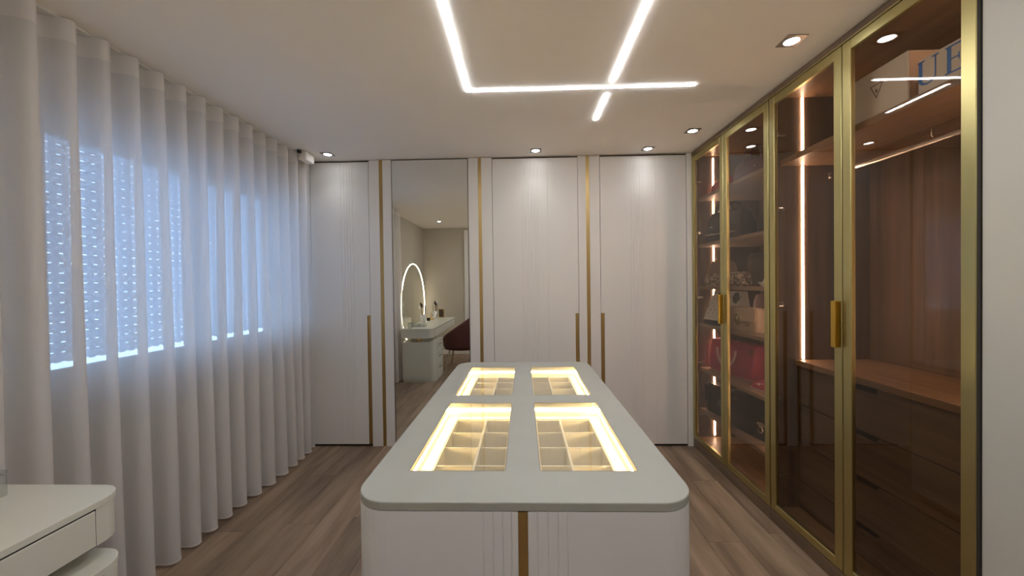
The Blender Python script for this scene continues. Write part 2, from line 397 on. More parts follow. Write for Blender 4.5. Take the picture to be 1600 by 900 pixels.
downlight(-1.666, 3.268, 'square downlight nearest the curtain in front of the narrow wardrobe door')
downlight(0.121, 3.291, 'square downlight in front of the wardrobe door right of the mirror')
downlight(1.074, 3.307, 'square downlight in front of the last wardrobe door before the cabinets')
downlight(1.288, 2.938, 'square downlight above the handbag cabinet')
downlight(1.284, 1.868, 'square downlight closest to the camera above the tall glass cabinet')
downlight(1.288, 0.800, 'square downlight beside the plain white wall just nearer than the glass cabinets')  # out of view, added to lift the room's indirect light
downlight(1.288, -0.270, 'square downlight behind the camera beside the plain white right-hand wall')  # also unseen, added for more bounce light, continuing the row
downlight(-1.52, -0.10, 'square downlight above the dressing table seen in the mirror')

# ================================================================== GLASS CABINETS
def cab_door(parent, y0, y1, handle_y, hinge_y, z0=0.080, z1=2.555):
    fwid, dep = 0.046, 0.022; xf = X; g = 0.0025
    a, b = y0+g, y1-g
    m = MB()
    def rail(ya, yb, za, zb):
        m.box(xf, xf+dep, ya, yb, za, zb, 0.0025)
    rail(a, a+fwid, z0, z1); rail(b-fwid, b, z0, z1); rail(a+fwid, b-fwid, z0, z0+fwid); rail(a+fwid, b-fwid, z1-fwid, z1)
    d = put('door', m, 'gold_frame', parent)
    put('glass_pane', MB().box(xf+0.009, xf+0.013, a+fwid-0.004, b-fwid+0.004, z0+fwid-0.004, z1-fwid+0.004), 'smoked_glass', d)
    if handle_y is not None:
        put('handle', MB().box(xf-0.024, xf-0.0005, handle_y-0.013, handle_y+0.013, 1.145, 1.366, 0.002).box(xf-0.030, xf-0.022, handle_y-0.018, handle_y-0.012, 1.145, 1.366, 0.002), 'gold_handle', d, label='vertical polished gold pull')
    s = 1 if hinge_y > (y0+y1)/2 else -1
    for zz in (0.30, 0.76, 1.325, 1.885, 2.33):
        put('hinge', MB().box(xf+dep+0.001, xf+dep+0.030, hinge_y-s*0.055, hinge_y-s*0.024, zz-0.012, zz+0.012, 0.003).box(xf+dep+0.012, xf+dep+0.060, hinge_y-s*0.032, hinge_y-s*0.018, zz-0.007, zz+0.007), 'chrome', d)
XB2 = 2.07
def carcass(o, y0, y1):
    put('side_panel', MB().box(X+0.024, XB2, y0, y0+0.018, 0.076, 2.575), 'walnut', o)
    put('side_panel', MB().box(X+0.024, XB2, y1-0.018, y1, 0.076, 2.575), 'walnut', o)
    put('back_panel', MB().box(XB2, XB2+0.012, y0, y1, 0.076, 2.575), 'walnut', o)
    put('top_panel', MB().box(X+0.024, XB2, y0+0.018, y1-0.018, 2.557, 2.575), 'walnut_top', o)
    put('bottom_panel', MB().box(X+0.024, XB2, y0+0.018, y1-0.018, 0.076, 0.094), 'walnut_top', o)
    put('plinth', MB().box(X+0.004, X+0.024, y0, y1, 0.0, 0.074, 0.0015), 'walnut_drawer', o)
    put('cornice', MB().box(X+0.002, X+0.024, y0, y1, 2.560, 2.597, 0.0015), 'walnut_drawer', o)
    put('cornice_trim', MB().box(X-0.001, X+0.006, y0, y1, 2.5575, 2.5645), 'gold_frame', o)
def led(o, y, y2, segs, x=1.672):
    for z0, z1 in segs:
        put('light_strip', MB().box(x-0.006, x+0.006, y-0.006, y-0.0005, z0, z1, 0.001), 'light_cabinet', o)
        put('light_strip', MB().box(x-0.006, x+0.006, y2+0.0005, y2+0.006, z0, z1, 0.001), 'light_cabinet', o)
# handbag cabinet
hc = thing('handbag_cabinet', (1.78, (YCM+YC1)/2, 0), 'gold-framed smoked glass cabinet with open shelves of handbags', 'cabinet')
carcass(hc, YCM+0.002, YC1)
SH = [2.180, 1.775, 1.412, 1.085, 0.700, 0.340]
for zs in SH:
    put('shelf', MB().box(1.545, XB2-0.001, YCM+0.021, YC1-0.019, zs-0.0125, zs+0.0125, 0.001), 'taupe_shelf', hc)
lv = [2.556]+SH+[0.094]
led(hc, YC1-0.018, YCM+0.020, [(lv[i+1]+0.014, lv[i]-0.014) for i in range(len(lv)-1)])
ym = (YCM+YC1)/2
cab_door(hc, ym, YC1, ym+0.026, YC1)
cab_door(hc, YCM+0.002, ym, None, YCM)
# wardrobe cabinet with drawers
wc = thing('hanging_cabinet', (1.78, (YC0+YCM)/2, 0), 'gold-framed smoked glass wardrobe with hanging rail above a drawer chest', 'cabinet')
carcass(wc, YC0, YCM-0.002)
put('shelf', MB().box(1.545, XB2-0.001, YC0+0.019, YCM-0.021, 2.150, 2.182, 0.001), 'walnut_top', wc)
led(wc, YCM-0.020, YC0+0.018, [(2.184, 2.555), (0.992, 2.148)], 1.678)
rail = put('hanging_rail', MB().tube([(1.845, YC0+0.02, 2.085), (1.845, YCM-0.022, 2.085)], 0.0165, 12), 'silver', wc)
for yy in (YC0+0.022, YCM-0.028): put('rail_bracket', MB().lathe([(0.02, 0), (0.02, 0.006)], (0, 0, 0), 12), 'silver', rail) if False else put('rail_bracket', MB().box(1.825, 1.865, yy, yy+0.006, 2.065, 2.105, 0.002), 'silver', rail)
put('support_hook', MB().tube([(1.845, 1.79, 2.150), (1.845, 1.79, 2.110), (1.862, 1.79, 2.09), (1.845, 1.79, 2.068), (1.828, 1.79, 2.085)], 0.003, 6), 'silver', rail)
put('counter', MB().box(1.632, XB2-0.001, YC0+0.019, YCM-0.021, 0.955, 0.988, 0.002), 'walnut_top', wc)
zd = [0.955, 0.722, 0.492, 0.262, 0.100]
yc = (YC0+YCM)/2
for i in range(4):
    z1, z0 = zd[i]-0.003, zd[i+1]+0.003
    pw2 = 0.085; dp = 0.030
    a, b = YC0+0.022, YCM-0.024
    poly = [(a, z0), (b, z0), (b, z1), (yc+0.075+pw2, z1)]
    for k in range(7):
        t = k/6; poly.append((yc+0.075+pw2-0.012*t-0.004*math.sin(t*PI), z1-dp*(0.5-0.5*math.cos(t*PI))))
    for k in range(7):
        t = 1-k/6; poly.append((yc+0.075-pw2+0.012*t+0.004*math.sin(t*PI), z1-dp*(0.5-0.5*math.cos(t*PI))))
    poly += [(yc+0.075-pw2, z1), (a, z1)]
    m = MB().loft([[(1.652, y, z) for y, z in poly], [(1.672, y, z) for y, z in poly]], True, False)
    d = put('drawer', m, 'walnut_drawer', wc)
    put('finger_pull_shade', MB().box(1.6725, 1.678, yc+0.075-pw2-0.01, yc+0.075+pw2+0.01, z1-dp-0.012, z1+0.004), 'gap_shade', d)  # dark sheet behind the cut-out, its shade put into the colour
put('chest_body', MB().box(1.685, XB2-0.002, YC0+0.02, YCM-0.022, 0.0955, 0.953), 'walnut_drawer', wc)
ym = (YC0+YCM)/2
cab_door(wc, ym, YCM-0.002, ym+0.026, YCM)
cab_door(wc, YC0, ym, None, YC0)
put('end_gap_shade', MB().box(X-0.001, X+0.03, YC0-0.010, YC0-0.001, 0, 2.597), 'gap_shade', wc)  # dark strip standing for the shaded gap between frame and wall

# boxes on the top shelf
b1 = thing('storage_box', (1.68, 1.80, 2.1822), 'white carton with a small triangle emblem on the top cabinet shelf', 'box')
put('carton', MB().box(1.585, 1.80, 1.628, 1.985, 2.1826, 2.402, 0.003), 'box_white', b1)
put('end_label', MB().box(1.590, 1.795, 1.6262, 1.6278, 2.188, 2.397), 'box_side', b1)
tri = [(1.800, 2.335), (1.735, 2.335), (1.768, 2.272)]
def tri_frame():
    m = MB(); c = (sum(p[0] for p in tri)/3, sum(p[1] for p in tri)/3); x = 1.5842
    inn = [(c[0]+(p[0]-c[0])*0.82, c[1]+(p[1]-c[1])*0.82) for p in tri]
    v = [(x, p[0], p[1]) for p in tri]+[(x, p[0], p[1]) for p in inn]
    m.add(v, [(0, 1, 4, 3), (1, 2, 5, 4), (2, 0, 3, 5)])
    m.add([(x, 1.772, 2.312), (x, 1.764, 2.312), (x, 1.764, 2.298), (x, 1.772, 2.298)], [(0, 1, 2, 3)]); return m
put('triangle_emblem', tri_frame(), 'print_grey', b1)
put('print_mark', MB().box(1.675, 1.690, 1.6255, 1.6261, 2.335, 2.372), 'print_grey', b1)
put('print_mark', MB().box(1.725, 1.745, 1.6255, 1.6261, 2.335, 2.368), 'print_grey', b1)
b2 = thing('lettered_box', (1.66, 1.45, 2.1822), 'white box with large blue serif letters beside the carton on the top shelf', 'box')
put('carton', MB().box(1.556, 1.80, 1.332, 1.560, 2.1826, 2.318, 0.003), 'box_white', b2)
def letters():
    m = MB(); x = 1.5552
    def q(pts): m.add([(x, 1.560-0.0-u, 2.200+v) for u, v in pts], [tuple(range(len(pts)))])
    # U : u to the right (towards the camera), v up
    q([(0.004, 0.034), (0.018, 0.034), (0.018, 0.108), (0.004, 0.108)])
    q([(0.000, 0.102), (0.026, 0.102), (0.026, 0.108), (0.000, 0.108)])
    q([(0.062, 0.030), (0.067, 0.030), (0.067, 0.108), (0.062, 0.108)])
    q([(0.052, 0.102), (0.076, 0.102), (0.076, 0.108), (0.052, 0.108)])
    n = 10
    for k in range(n):
        a0, a1 = PI+PI*k/n, PI+PI*(k+1)/n
        def P(a, ro, ri): return ((0.0355+ro*math.cos(a), 0.034+0.75*ro*math.sin(a)), (0.0355+ri*math.cos(a), 0.034+0.75*ri*math.sin(a)))
        w0 = 0.018+0.0095*(k/n); w1 = 0.018+0.0095*((k+1)/n)
        p0, i0 = P(a0, 0.0315, w0); p1, i1 = P(a1, 0.0315, w1); q([i0, p0, p1, i1])
    # E
    e = 0.098
    q([(e+0.006, 0.012), (e+0.020, 0.012), (e+0.020, 0.106), (e+0.006, 0.106)])
    q([(e, 0.008), (e+0.062, 0.008), (e+0.062, 0.014), (e, 0.014)]); q([(e, 0.102), (e+0.060, 0.102), (e+0.060, 0.108), (e, 0.108)])
    q([(e+0.020, 0.056), (e+0.046, 0.056), (e+0.046, 0.061), (e+0.020, 0.061)])
    q([(e+0.043, 0.046), (e+0.047, 0.046), (e+0.047, 0.071), (e+0.043, 0.071)])
    q([(e+0.055, 0.014), (e+0.062, 0.014), (e+0.066, 0.034), (e+0.062, 0.034)]); q([(e+0.053, 0.102), (e+0.060, 0.102), (e+0.060, 0.084), (e+0.057, 0.084)])
    return m
put('blue_lettering', letters(), 'print_blue', b2)

# ================================================================== HANDBAGS (local frame: front = -Y, width = X)
def bag_thing(name, Lp, Rp, z, label, cat='handbag'):
    """root standing midway between the left-front and right-front corners"""
    dx, dy = Rp[0]-Lp[0], Rp[1]-Lp[1]; w = math.hypot(dx, dy); th = math.atan2(dy, dx)
    o = thing(name, ((Lp[0]+Rp[0])/2, (Lp[1]+Rp[1])/2, z+0.0003), label, cat, None, th)
    return o, w
def sup(w, d, z, cy, e=0.35, n=28):
    r = []
    for k in range(n):
        a = 2*PI*k/n; c, s = math.cos(a), math.sin(a)
        r.append((w/2*math.copysign(abs(c)**e, c), cy+d/2*math.copysign(abs(s)**e, s), z))
    return r
def bag_body(secs, e=0.35):     # secs: (z, width, depth); front face at y=0
    dm = max(s[2] for s in secs)
    return MB().loft([sup(w, d, z, dm/2, e) for z, w, d in secs])
def arc(x0, x1, y, z0, h, n=14, lean=0.0):
    return [((x0+x1)/2-(x1-x0)/2*math.cos(PI*k/n), y+lean*math.sin(PI*k/n), z0+h*math.sin(PI*k/n)) for k in range(n+1)]
def P(o, name, mb, m, label=None): return put(name, mb, m, o, local=True, label=label)
s1, s2, s3, s4, s5, s6 = [z+0.0126 for z in SH]
# top shelf
o, w = bag_thing('handbag', (1.640, 3.075), (1.765, 2.80), s1, 'plum purple handbag with two tall handles on the top shelf')
P(o, 'body', bag_body([(0, w*0.97, 0.12), (0.01, w, 0.13), (0.12, w*0.96, 0.11), (0.185, w*0.86, 0.05), (0.19, w*0.84, 0.04)]), 'leather_purple')
for yy in (0.03, 0.10): P(o, 'handle', MB().tube(arc(-0.075, 0.075, yy, 0.165, 0.135), 0.0065, 8), 'leather_purple')
P(o, 'clasp', MB().tube([(-0.07+0.017*math.cos(2*PI*k/12), -0.006, 0.045+0.017*math.sin(2*PI*k/12)) for k in range(12)], 0.0028, 6, closed=True), 'silver')
P(o, 'charm', MB().ball((0.04, 0.004, 0.125), 0.008), 'silver')
o, w = bag_thing('handbag', (1.615, 3.385), (1.665, 3.13), s1, 'red leather bag with a gold chain beside the light strip on the top shelf')
P(o, 'body', bag_body([(0, w*0.96, 0.10), (0.01, w, 0.11), (0.09, w*0.92, 0.09), (0.125, w*0.7, 0.04)]), 'leather_red')
P(o, 'chain', MB().tube(arc(-0.02, 0.12, 0.0, 0.03, 0.12, 16), 0.004, 6), 'gold_bright')
# second shelf
o, w = bag_thing('handbag', (1.558, 3.355), (1.662, 2.985), s2, 'large glossy dark handbag with arched handle and pale metal bar')
P(o, 'body', bag_body([(0, w*0.96, 0.17), (0.012, w, 0.18), (0.12, w*0.99, 0.165), (0.20, w*0.93, 0.13), (0.25, w*0.84, 0.08), (0.262, w*0.74, 0.05)], 0.22), 'leather_navy')
for yy in (0.03, 0.13): P(o, 'handle', MB().tube(arc(-0.085, 0.085, yy, 0.235, 0.09), 0.011, 8), 'leather_navy')
P(o, 'metal_bar', MB().box(-w*0.47, w*0.42, -0.006, -0.001, 0.062, 0.071, 0.001), 'silver')
P(o, 'lock', MB().box(0.018, 0.042, 0.000, 0.012, 0.105, 0.140, 0.004), 'silver')
for c_ in ((-0.13, 0.0, 0.13), (-0.10, 0.0, 0.128), (0.10, 0.004, 0.13), (0.13, 0.004, 0.13)): P(o, 'stud', MB().ball(c_, 0.005), 'silver')
o, w = bag_thing('handbag', (1.735, 2.93), (1.80, 2.80), s2, 'soft taupe bag with loose hanging straps right of the glossy dark bag')
P(o, 'body', bag_body([(0, w*0.8, 0.09), (0.01, w*0.95, 0.11), (0.09, w, 0.10), (0.17, w*0.75, 0.06), (0.20, w*0.45, 0.03)], 0.6), 'suede_dark')
for k, xx in enumerate((0.03, 0.055, 0.08)):
    P(o, 'strap', MB().tube([(xx-0.03, -0.002, 0.20-0.01*k), (xx+0.01, -0.012, 0.15), (xx+0.02, -0.016, 0.08), (xx-0.01+0.01*k, -0.020, 0.012)], [0.006, 0.010, 0.008, 0.005], 6), 'leather_taupe')
# third shelf
o, w = bag_thing('handbag', (1.558, 3.395), (1.640, 2.94), s3, 'snakeskin print duffel bag lying low at the front of its shelf')
P(o, 'body', bag_body([(0, w*0.96, 0.11), (0.012, w, 0.12), (0.07, w*0.99, 0.12), (0.10, w*0.95, 0.09), (0.112, w*0.9, 0.05)], 0.45), 'snake_print')
P(o, 'handle', MB().tube(arc(-0.15, 0.03, 0.012, 0.10, 0.115), 0.005, 8), 'gold_bright')
P(o, 'buckle', MB().box(0.02, 0.055, -0.006, 0.0, 0.04, 0.085, 0.002), 'silver')
up_ = bag_body([(0.106, 0.30, 0.085), (0.15, 0.29, 0.08), (0.19, 0.25, 0.06), (0.205, 0.20, 0.04)], 0.5); up_.v = [(x-0.055, y+0.02, z) for x, y, z in up_.v]
P(o, 'upper_body', up_, 'leather_taupe')
o, w = bag_thing('handbag', (1.80, 3.16), (1.85, 2.82), s3, 'tall plain black bag behind the snakeskin duffel')
P(o, 'body', bag_body([(0, w*0.98, 0.12), (0.01, w, 0.13), (0.20, w, 0.12), (0.255, w*0.97, 0.10), (0.262, w*0.95, 0.08)], 0.25), 'suede_dark')
P(o, 'strap', MB().tube([(0.10, -0.004, 0.26), (0.102, -0.008, 0.20), (0.10, -0.01, 0.05)], 0.006, 6), 'leather_black')
P(o, 'handle', MB().tube(arc(-0.02, 0.13, 0.05, 0.25, 0.028), 0.006, 6), 'leather_black')
o = thing('dish', (1.615, 2.60, s3+0.0003), 'small pale dish at the right end of the third handbag shelf', 'dish')
P(o, 'bowl', MB().lathe([(0.022, 0), (0.026, 0.002), (0.048, 0.028), (0.050, 0.032), (0.045, 0.031), (0.024, 0.006), (0.002, 0.005)], n=24), 'porcelain')
P(o, 'curl', MB().tube(arc(-0.02, 0.02, 0, 0.012, 0.045), 0.006, 6), 'porcelain')
# fourth shelf
o, w = bag_thing('handbag', (1.557, 3.385), (1.652, 2.965), s4, 'white quilted studded bag with dark base and cut-out handle')
P(o, 'base', bag_body([(0, w*0.98, 0.12), (0.008, w, 0.125), (0.040, w, 0.125)], 0.25), 'leather_navy')
bd = MB(); N = 18
zs_ = [0.041+0.245*i/24 for i in range(25)]
rings = []
for i, zq in enumerate(zs_):
    t = i/24; ww = w*(0.99-0.22*t); r = []
    for j in range(25):
        u = -0.5+j/24; xx = u*ww+0.10*w*t
        d1 = abs(((xx+zq*0.9)/0.052) % 1-0.5)*2; d2 = abs(((xx-zq*0.9)/0.052) % 1-0.5)*2
        pf = 0.008*min(1, 2.2*min(1-d1, 1-d2))
        r.append((xx, 0.008+t*0.045-pf, zq))
    r += [(ww*0.5+0.10*w*t, 0.11-t*0.045, zq), (-ww*0.5+0.10*w*t, 0.11-t*0.045, zq)]
    rings.append(r)
bd.loft(rings, True, True); P(o, 'quilted_body', bd, 'leather_white')
for sx_ in (-0.045, 0.125):
    hp = MB()
    pr = [(0.033*math.cos(2*PI*k/16), 0.044*math.sin(2*PI*k/16)) for k in range(16)]
    hp.loft([[(a+sx_, 0.026-0.028+0.045*(b+0.20)/0.245, 0.235+b) for a, b in pr], [(a+sx_, 0.05, 0.235+b) for a, b in pr]])
    P(o, 'handle_opening', hp, 'leather_navy')
for i in range(1, 9):
    for j in range(-4, 5):
        zq = 0.041+i*0.0289; xx = (j+0.5*(i % 2))*0.052; t = (zq-0.041)/0.245
        if abs(xx-0.10*w*t) < w*(0.46-0.10*t) and not (min(abs(xx+0.045), abs(xx-0.125)) < 0.045 and zq > 0.17): P(o, 'stud', MB().ball((xx, -0.001+t*0.045, zq), 0.0042, 4), 'steel_dark')
P(o, 'gusset', MB().tube([(-w*0.5-0.006, 0.05, 0.03), (-w*0.42, 0.07, 0.17), (-w*0.33, 0.08, 0.27)], 0.007, 6), 'leather_burgundy')
o, w = bag_thing('handbag', (1.556, 2.985), (1.612, 2.705), s4, 'beige flap bag with a round crest clasp in front of the dark red bag')
P(o, 'body', bag_body([(0, w*0.95, 0.075), (0.008, w, 0.085), (0.15, w, 0.080), (0.172, w*0.97, 0.06), (0.176, w*0.94, 0.04)], 0.22), 'leather_beige')
P(o, 'flap', MB().prism(rrect(-w*0.49, w*0.49, 0.078, 0.182, [0.02, 0.02, 0.006, 0.006]), 0, 0.006).__class__().loft([[(x, -0.0105, z) for x, z in rrect(-w*0.49, w*0.49, 0.078, 0.178, [0.02, 0.02, 0.006, 0.006])], [(x, -0.001, z) for x, z in rrect(-w*0.49, w*0.49, 0.078, 0.178, [0.02, 0.02, 0.006, 0.006])]], True, False), 'leather_beige')
cr = MB().loft([[(-0.018+0.030*math.cos(2*PI*k/20), -0.0165, 0.092+0.038*math.sin(2*PI*k/20)) for k in range(20)], [(-0.018+0.034*math.cos(2*PI*k/20), -0.0108, 0.092+0.042*math.sin(2*PI*k/20)) for k in range(20)]], True, False)
P(o, 'crest_clasp', cr, 'gold_frame')
bl = MB()
for k in range(14): bl.ball((-0.018+0.038*math.cos(2*PI*k/14), -0.013, 0.092+0.046*math.sin(2*PI*k/14)), 0.0045, 4)
for a, b in ((-0.03, 0.105), (-0.012, 0.100), (-0.02, 0.085), (-0.006, 0.112)): bl.ball((a, -0.017, b), 0.007, 4)
P(o, 'crest_stones', bl, 'silver')
P(o, 'metal_letters', MB().box(0.050, 0.054, -0.006, -0.001, 0.042, 0.062).box(0.060, 0.064, -0.006, -0.001, 0.042, 0.062).box(0.070, 0.074, -0.006, -0.001, 0.042, 0.062).box(0.050, 0.064, -0.006, -0.001, 0.050, 0.053).box(0.070, 0.082, -0.006, -0.001, 0.058, 0.062).box(0.079, 0.083, -0.006, -0.001, 0.042, 0.062), 'silver')
P(o, 'strap_ring', MB().tube([(w*0.5+0.004+0.010*math.cos(2*PI*k/10), 0.035, 0.170+0.012*math.sin(2*PI*k/10)) for k in range(10)], 0.002, 5, closed=True), 'silver')
o, w = bag_thing('handbag', (1.80, 3.10), (1.84, 2.82), s4, 'dark red bag standing behind the beige flap bag')
P(o, 'body', bag_body([(0, w*0.97, 0.11), (0.01, w, 0.12), (0.20, w*0.97, 0.10), (0.26, w*0.9, 0.06)], 0.3), 'leather_burgundy')
P(o, 'strap', MB().tube([(0.10, -0.004, 0.25), (0.105, -0.012, 0.17), (0.09, -0.014, 0.10)], 0.007, 6), 'suede_dark')
# fifth shelf
o, w = bag_thing('handbag', (1.588, 3.372), (1.700, 2.895), s5, 'bright pink tote with pale rolled handle and red tassel')
P(o, 'body', bag_body([(0, w*0.93, 0.15), (0.012, w*0.97, 0.165), (0.14, w, 0.15), (0.255, w*0.98, 0.10), (0.262, w*0.96, 0.09)], 0.25), 'leather_pink')
P(o, 'handle', MB().tube([(-0.10*math.cos(PI*k/16)-0.012, -0.016+0.004*math.cos(2*PI*k/16), 0.205-0.135*math.sin(PI*k/16)) for k in range(17)], 0.0095, 8), 'leather_pinkgrey', 'greyish pink rolled handle fallen forward')
P(o, 'tassel', MB().tube([(-w*0.45, -0.010, 0.215), (-w*0.455, -0.018, 0.19), (-w*0.465, -0.02, 0.05)], [0.006, 0.010, 0.020], 8), 'leather_red')
P(o, 'tassel_chain', MB().ball((-w*0.44, -0.012, 0.235), 0.008).ball((-w*0.435, -0.012, 0.252), 0.006).ball((-w*0.445, -0.012, 0.220), 0.006), 'gold_bright')
P(o, 'medallion', MB().tube([(-0.01+0.020*math.cos(2*PI*k/14), -0.024, 0.095+0.020*math.sin(2*PI*k/14)) for k in range(14)], 0.005, 6, closed=True), 'porcelain')
P(o, 'ring', MB().tube([(w*0.48+0.012*math.cos(2*PI*k/10), -0.004, 0.215+0.022*math.sin(2*PI*k/10)) for k in range(10)], 0.003, 5, closed=True), 'steel_dark')
P(o, 'base_trim', MB().box(-w*0.46, w*0.46, 0.006, 0.16, 0.0, 0.004), 'leather_pinkgrey')
o, w = bag_thing('pouch', (1.575, 2.765), (1.640, 2.50), s5, 'small pink leather pouch at the front corner of the pink tote shelf', 'pouch')
P(o, 'body', MB().loft([sup(w*q, 0.13*q2, zz, 0.065, 0.6) for zz, q, q2 in ((0, 0.93, 0.92), (0.008, 1.0, 1.0), (0.03, 0.92, 0.85), (0.055, 0.66, 0.55), (0.068, 0.42, 0.2))]), 'leather_pink')
P(o, 'edge_piping', MB().tube([(p[0], p[1], 0.006) for p in sup(w*1.01, 0.132, 0, 0.065, 0.6)], 0.0035, 5, closed=True), 'porcelain')
P(o, 'bow', MB().ball((-0.03, -0.001, 0.046), 0.010).tube([(-0.06, 0.005, 0.042), (-0.03, -0.004, 0.05), (0.0, 0.004, 0.052)], 0.004, 5), 'leather_pinkgrey')
# bottom shelf
o, w = bag_thing('handbag', (1.575, 3.385), (1.620, 3.065), s6, 'black flap bag with one pale ring at the left of the lowest shelf')
P(o, 'body', bag_body([(0, w*0.96, 0.12), (0.01, w, 0.13), (0.20, w*0.98, 0.12), (0.235, w*0.94, 0.08)], 0.25), 'leather_black')
P(o, 'flap', MB().box(-w*0.49, w*0.49, -0.006, -0.0005, 0.085, 0.225, 0.002), 'leather_black')
P(o, 'ring', MB().tube([(0.06+0.020*math.cos(2*PI*k/14), -0.012, 0.118+0.022*math.sin(2*PI*k/14)) for k in range(14)], 0.004, 6, closed=True), 'silver')
P(o, 'buckle', MB().box(-0.075, -0.067, -0.010, -0.006, 0.185, 0.205).box(-0.060, -0.052, -0.010, -0.006, 0.185, 0.205), 'silver')
o, w = bag_thing('handbag', (1.580, 3.035), (1.660, 2.575), s6, 'large black flap bag with a pale ring clasp at the right of the lowest shelf')
P(o, 'body', bag_body([(0, w*0.96, 0.15), (0.012, w, 0.16), (0.22, w*0.98, 0.14), (0.275, w*0.93, 0.09)], 0.25), 'leather_black')
P(o, 'flap', MB().box(-w*0.485, w*0.485, -0.007, -0.0005, 0.115, 0.262, 0.002), 'leather_black')
P(o, 'ring', MB().tube([(0.115+0.020*math.cos(2*PI*k/14), -0.014, 0.082+0.020*math.sin(2*PI*k/14)) for k in range(14)], 0.0045, 6, closed=True), 'silver')
P(o, 'clasp_plate', MB().loft([[(0.115+0.038*math.cos(2*PI*k/16), -0.012, 0.117+0.016*math.sin(2*PI*k/16)) for k in range(16)], [(0.115+0.040*math.cos(2*PI*k/16), -0.0072, 0.117+0.018*math.sin(2*PI*k/16)) for k in range(16)]], True, False), 'silver')
P(o, 'buckle', MB().box(-0.150, -0.142, -0.011, -0.007, 0.215, 0.238).box(-0.134, -0.126, -0.011, -0.007, 0.215, 0.238), 'silver')

# ================================================================== ISLAND
ix0, ix1, iy0, iy1, iz = -0.451, 0.4355, 0.954, 2.676, 0.920
xc = (ix0+ix1)/2
isl = thing('island', (xc, (iy0+iy1)/2, 0), 'white rounded island with four lit glass-topped accessory trays', 'island')
RC = 0.095
hx = [(-0.343, -0.058), (0.042, 0.327)]; hy = [(1.115, 1.756), (1.877, 2.508)]
holes = [[(a, c), (a, d), (b, d), (b, c)] for a, b in hx for c, d in hy]
put('top', slab(rrect(ix0, ix1, iy0, iy1, RC, 10), holes, iz-0.021, iz, 0.003), 'island_slab', isl)
# body shell: rounded rectangle ring with grooves on the front
def ring_poly(inset, grooves=None):
    p = rrect(ix0+inset, ix1-inset, iy0+inset, iy1-inset, RC-inset*0.6, 10); return p
out = ring_poly(0.0); inn = rrect(ix0+0.022, ix1-0.022, iy0+0.022, iy1-0.022, RC-0.02, 10)
gv = []
for g_ in [-0.108, -0.083, -0.059, -0.037]: gv += [(g_-0.0022, iy0), (g_, iy0+0.0024), (g_+0.0022, iy0)]
gv += [(xc-0.0125, iy0), (xc-0.0125, iy0+0.005), (xc+0.0125, iy0+0.005), (xc+0.0125, iy0)]
for g_ in [0.029, 0.055, 0.080, 0.104]: gv += [(g_-0.0022, iy0), (g_, iy0+0.0024), (g_+0.0022, iy0)]
out = out[:11]+gv+out[11:]
put('body', slab(out, [list(reversed(inn))], 0.06, iz-0.0235), 'lacquer_island', isl)
put('plinth', MB().prism(ring_poly(0.03), 0.0, 0.058), 'steel_dark', isl)
put('base_deck', MB().prism(rrect(ix0+0.024, ix1-0.024, iy0+0.024, iy1-0.024, RC-0.022, 10), 0.060, 0.075), 'lacquer_island', isl)
put('gold_strip', MB().box(xc-0.0118, xc+0.0118, iy0-0.0004, iy0+0.0046, 0.062, iz-0.024), 'gold_strip', isl, label='vertical gold strip at the centre of the front')
# trays
tz = 0.872; tb = 0.785
for i, (a, b) in enumerate(hx):
    for j, (c, d) in enumerate(hy):
        tr = put('tray', MB().box(a-0.012, b+0.012, c-0.012, d+0.012, tb-0.008, tb).box(a-0.012, a-0.004, c-0.012, d+0.012, tb, iz-0.022).box(b+0.004, b+0.012, c-0.012, d+0.012, tb, iz-0.022).box(a-0.004, b+0.004, c-0.012, c-0.004, tb, iz-0.022).box(a-0.004, b+0.004, d+0.004, d+0.012, tb, iz-0.022), 'tray_cream', isl)
        mir = (lambda x: x) if i == 0 else (lambda x: 2*xc-x)
        xo, xm, xi = mir(-0.298), mir(-0.168), mir(-0.064)
        ys = [1.252, 1.392, 1.532, 1.671] if j == 0 else [2.032, 2.172, 2.310, 2.440]
        for xx in (xo, xm, xi): put('divider', MB().box(xx-0.004, xx+0.004, c-0.003, d-0.0305, tb, tz), 'tray_cream', tr)
        for yy in ys:
            for (p, q_) in ((xo, xm), (xm, xi)):
                p, q_ = min(p, q_)+0.0042, max(p, q_)-0.0042
                put('divider', MB().box(p, q_, yy-0.003, yy+0.003, tb, tz-0.002), 'tray_cream', tr)
        ex = a-0.0035 if i == 0 else b+0.0035
        ye = d-0.030
        put('ledge', MB().box(min(ex, xo), max(ex, xo), c-0.003, d+0.003, 0.850, 0.856), 'tray_cream', tr)
        put('ledge', MB().box(min(xo, xi), max(xo, xi), ye, d+0.003, 0.850, 0.856), 'tray_cream', tr)
        put('back_wall', MB().box(min(xo, xi), max(xo, xi), ye, ye+0.006, tb, 0.8498), 'tray_cream', tr)
        sgn = 1 if i == 0 else -1
        put('light_strip', MB().box(ex, ex+sgn*0.003, c-0.002, d-0.004, 0.884, 0.892), 'light_island', tr)
        put('light_strip', MB().box(a, b, d+0.0005, d+0.0035, 0.884, 0.892), 'light_island', tr)
        put('glass_pane', MB().box(a+0.0006, b-0.0006, c+0.0006, d-0.0006, iz-0.0052, iz-0.0008), 'clear_glass', isl)
        put('glass_trim', slab([(a, c), (b, c), (b, d), (a, d)], [[(a+0.002, c+0.002), (a+0.002, d-0.002), (b-0.002, d-0.002), (b-0.002, c+0.002)]], iz-0.0006, iz+0.0002), 'steel_dark', isl)

